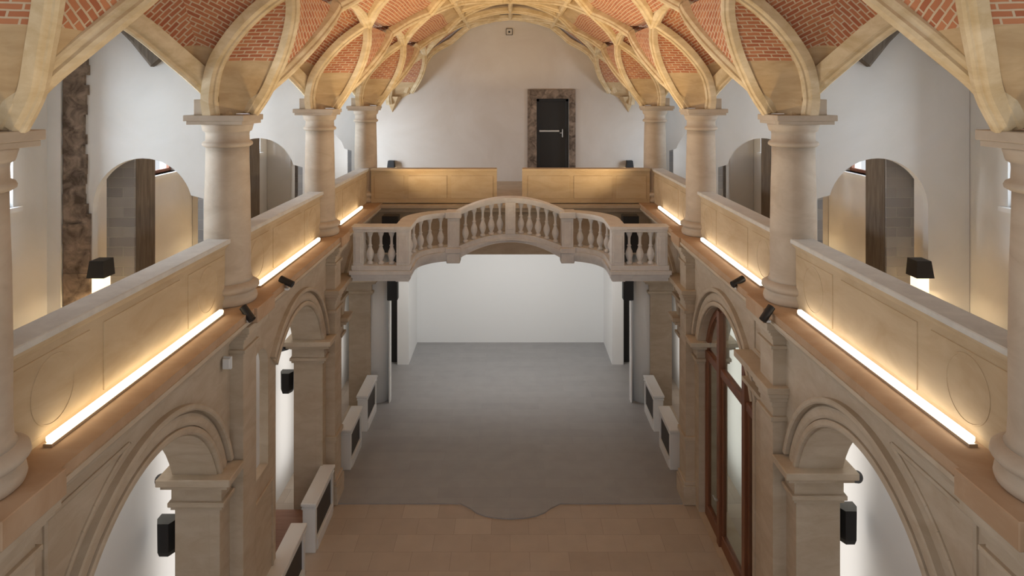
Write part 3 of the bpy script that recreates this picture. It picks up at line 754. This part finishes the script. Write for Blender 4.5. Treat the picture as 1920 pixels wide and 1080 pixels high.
# ------------------------------------------------------------------ door in the end wall
t = thing('door_surround', (1.75, 28.7, H(3.6)), 'rough old stone surround of the dark door in the end wall', 'door surround')
b = MB(); fr = [(.73, H(3.615)), (DX0, H(3.615)), (DX0, CZ-.09), (DX1, CZ-.09), (DX1, H(3.615)), (2.78, H(3.615)), (2.78, CZ+.30), (.73, CZ+.30)]
b.plate(fr, [], 28.66, 28.75, 'y'); b.build('stone_frame', 'oldstone', t)
t = thing('dark_door', (1.8, 29, H(3.6)), 'dark glazed door with a push bar inside the old stone surround', 'door')
b = MB(); b.bbox(DX0, DX0+.12, 28.9, 28.98, H(3.6), CZ-.1); b.bbox(DX1-.12, DX1, 28.9, 28.98, H(3.6), CZ-.1); b.bbox(DX0, DX1, 28.9, 28.98, CZ-.22, CZ-.09); b.build('frame', 'black', t)
b = MB(); b.box(DX0+.12, DX1-.12, 28.93, 28.97, H(3.6), CZ-.22); b.build('leaf', 'black', t)
b = MB(); b.bbox(1.24, 2.1, 28.84, 28.88, H(1.52), H(1.44), .01); b.build('push_bar', 'metal', t)
b = MB(); b.bbox(2.22, 2.26, 28.84, 28.92, H(1.75), H(1.4), .01); b.bbox(2.12, 2.26, 28.84, 28.86, H(1.58), H(1.55), .006); b.build('handle', 'metal', t)
b = MB(); b.box(DX0-.05, DX1+.05, 29.1, 29.15, H(3.7), CZ+.1); struct(b.build('wall_behind_door', 'dark'))
# square plate sign near the apex
t = thing('wall_plate', (-.05, 28.7, CZ+2.6), 'small square plate with round emblem near the apex of the end wall', 'plate')
b = MB(); b.bbox(-.19, .09, 28.69, 28.72, CZ+2.62, CZ+2.90, .006); b.build('plate', 'cream', t)
b = MB()
for z0, z1, x0, x1 in ((2.62, 2.64, -.19, .09), (2.88, 2.90, -.19, .09), (2.64, 2.88, -.19, -.17), (2.64, 2.88, .07, .09)): b.box(x0, x1, 28.675, 28.69, CZ+z0, CZ+z1)
b.build('border', 'black', t)
b = MB(); b.bbox(-.09, -.01, 28.68, 28.69, CZ+2.72, CZ+2.80, .004); b.build('emblem', 'black', t)

# ------------------------------------------------------------------ wall lamps
def walllamp(x, y, z, w_, label, grp, power=14):
    t = thing('wall_lamp', (x, y, z), label, 'wall lamp', grp)
    b = MB(); b.add([(x-w_/2+.03, y-.3, z+.16), (x+w_/2-.03, y-.3, z+.16), (x+w_/2-.03, y, z+.16), (x-w_/2+.03, y, z+.16), (x-w_/2, y-.34, z-.14), (x+w_/2, y-.34, z-.14), (x+w_/2, y, z-.14), (x-w_/2, y, z-.14)],
                    [(0, 1, 2, 3), (0, 4, 5, 1), (1, 5, 6, 2), (3, 2, 6, 7), (0, 3, 7, 4)]); b.build('shade', 'black', t)
    b = MB(); b.box(x-w_/2+.04, x+w_/2-.04, y-.28, y-.03, z-.13, z-.11); b.build('diffuser', 'lampglow', t)
    b = MB(); b.box(x-.05, x+.05, y-.05, y, z-.3, z-.14); b.build('backplate', 'metal', t)
    b = MB(); b.bbox(x-w_/2+.05, x+w_/2-.05, y-.27, y-.05, z-.44, z-.135, .01); b.build('glass_block', 'lampblock', t)
    area('wall_lamp_light', (x, y-.2, z-.46), (0, 0, 0), w_*.7, .15, power, WARM)
for s in (-1, 1):
    walllamp(s*7.46, 12.41, H(3.13), .32, 'black shaded wall lamp glowing downward on the nearest %s gallery cross wall' % SIDE[s], 'gallery wall lamps', 12)
    walllamp(s*7.4, 17.99, H(3.13), .32, 'black shaded wall lamp on the second %s gallery cross wall, behind the column' % SIDE[s], 'gallery wall lamps', 12)
    walllamp(s*5.06, 28.7, H(2.88), .30, 'small black wall lamp just above the end gallery parapet on the %s' % SIDE[s], 'end gallery lamps', 3)
    # warm gallery downlight from the first bay lamps (unseen bay nearer than the frame)
    walllamp(s*8.25, 9.2, H(3.1), .3, 'black shaded wall lamp low on the %s gallery outer wall' % SIDE[s], 'outer wall lamps', 16)
    walllamp(s*8.25, 15.2, H(3.1), .3, 'black shaded wall lamp on the %s outer wall seen past the first passage' % SIDE[s], 'outer wall lamps', 16)

# ------------------------------------------------------------------ spotlights on the cornice
def cornice_spot(s, y, x, h, tgt, label):
    p = Vector((s*x, y, H(h))); t = thing('spotlight', (s*x, y, H(3.6)), label, 'spotlight', 'cornice spotlights')
    d = (Vector(tgt)-p).normalized(); q = [p-d*.14, p-d*.13, p+d*.13, p+d*.14]
    b = MB(); n_ = 20; b.sweep(q, [(.065*cos(a*2*pi/n_), .065*sin(a*2*pi/n_)) for a in range(n_)], lambda p, i: (0, 0, 1)); b.build('head', 'black', t)
    b = MB(); b.bbox(s*x-.02, s*x+.02, y-.015, y+.015, H(3.7), H(h)-.06, .004); b.build('stem', 'metal', t)
    b = MB(); b.bbox(s*x-.05, s*x+.05, y-.05, y+.05, H(3.74), H(3.70), .006); b.build('foot', 'white', t)
for s in (-1, 1):
    cornice_spot(s, 11.15, 4.36 if s < 0 else 4.26, 3.60, (s*2.5, 10.3, H(5.5)), 'small black spotlight on the %s cornice below the second column' % SIDE[s])
    cornice_spot(s, 13.0, 4.33 if s < 0 else 4.40, 3.58, (s*2.5, 12.2 if s > 0 else 12.6, H(4.3)), 'small black spotlight on the %s cornice beside the middle light strip' % SIDE[s])
b = MB(); b.bbox(-4.72, -4.60, 11.0, 11.05, H(4.47), H(4.30), .01); b.bbox(-4.73, -4.59, 11.05, 11.1, H(4.49), H(4.28), .01)
tag(b.build('sensor_box', 'paint'), 'small white box on the left wall below the cornice', 'sensor')

# ------------------------------------------------------------------ aisle speakers and spots
def speaker(s, x, y, z, hgt, label):
    t = thing('speaker', (s*x, y, z), label, 'speaker', 'aisle speakers')
    def ringp(sc, zz):
        base = [(-.17, .12), (-.17, -.02), (-.10, -.16), (.08, -.16), (.15, -.02), (.15, .12)]
        return [(s*(x+a*sc), y+c*sc, zz) for a, c in base]
    vs = ringp(.82, z)+ringp(1, z+hgt*.15)+ringp(1.03, z+hgt)
    fs = [(i, (i+1) % 6, 6+(i+1) % 6, 6+i) for i in range(6)]+[(6+i, 6+(i+1) % 6, 12+(i+1) % 6, 12+i) for i in range(6)]+[(5, 4, 3, 2, 1, 0)]
    b = MB(); b.add(vs, fs); b.build('cabinet', 'black', t)
    b = MB(); b.add([Vector(v)+Vector((0, 0, .002)) for v in ringp(1.0, z+hgt)], [(0, 1, 2, 3, 4, 5)]); b.build('top_panel', 'speakertop', t, fix=False)
    b = MB(); b.box(s*(x-.2), s*(x+.02), y+.10, y+.16, z+hgt*.5, z+hgt*.58); b.build('bracket', 'black', t)
def aislespot(s, x, y, z, label, tgt):
    t = thing('aisle_spotlight', (s*x, y, z), label, 'spotlight', 'aisle spotlights')
    p = Vector((s*x, y, z)); d = (Vector(tgt)-p).normalized()
    b = MB(); n_ = 16; b.sweep([p-d*.13, p-d*.12, p+d*.13], [(.1*cos(a*2*pi/n_), .1*sin(a*2*pi/n_)) for a in range(n_)], lambda p, i: (0, 1, 0)); b.build('head', 'black', t)
    b = MB(); b.box(s*(x-.18), s*x, y+.0, y+.05, z-.02, z+.02); b.build('arm', 'black', t)
    return p, d
speaker(-1, 5.72, 11.2, H(7.58), .55, 'large black wall speaker behind the nearest left arch')
speaker(1, 5.70, 11.38, H(7.50), .57, 'large black wall speaker behind the nearest right arch')
speaker(-1, 5.72, 17.2, H(7.55), .52, 'black wall speaker behind the middle left arch')
for s, y, lab in ((-1, 11.1, 'nearest left arch'), (1, 11.2, 'nearest right arch'), (-1, 17.0, 'middle left arch')):
    p, d = aislespot(s, 5.72, y, H(6.33), 'small black spotlight above the speaker behind the %s' % lab, (s*7, y+1, H(7)))
    if s > 0: spot('aisle_spot_light', (s*5.62, y+.1, H(6.15)), (s*6.05, y+.15, H(6.9)), 9, (1, .85, .62), 70)
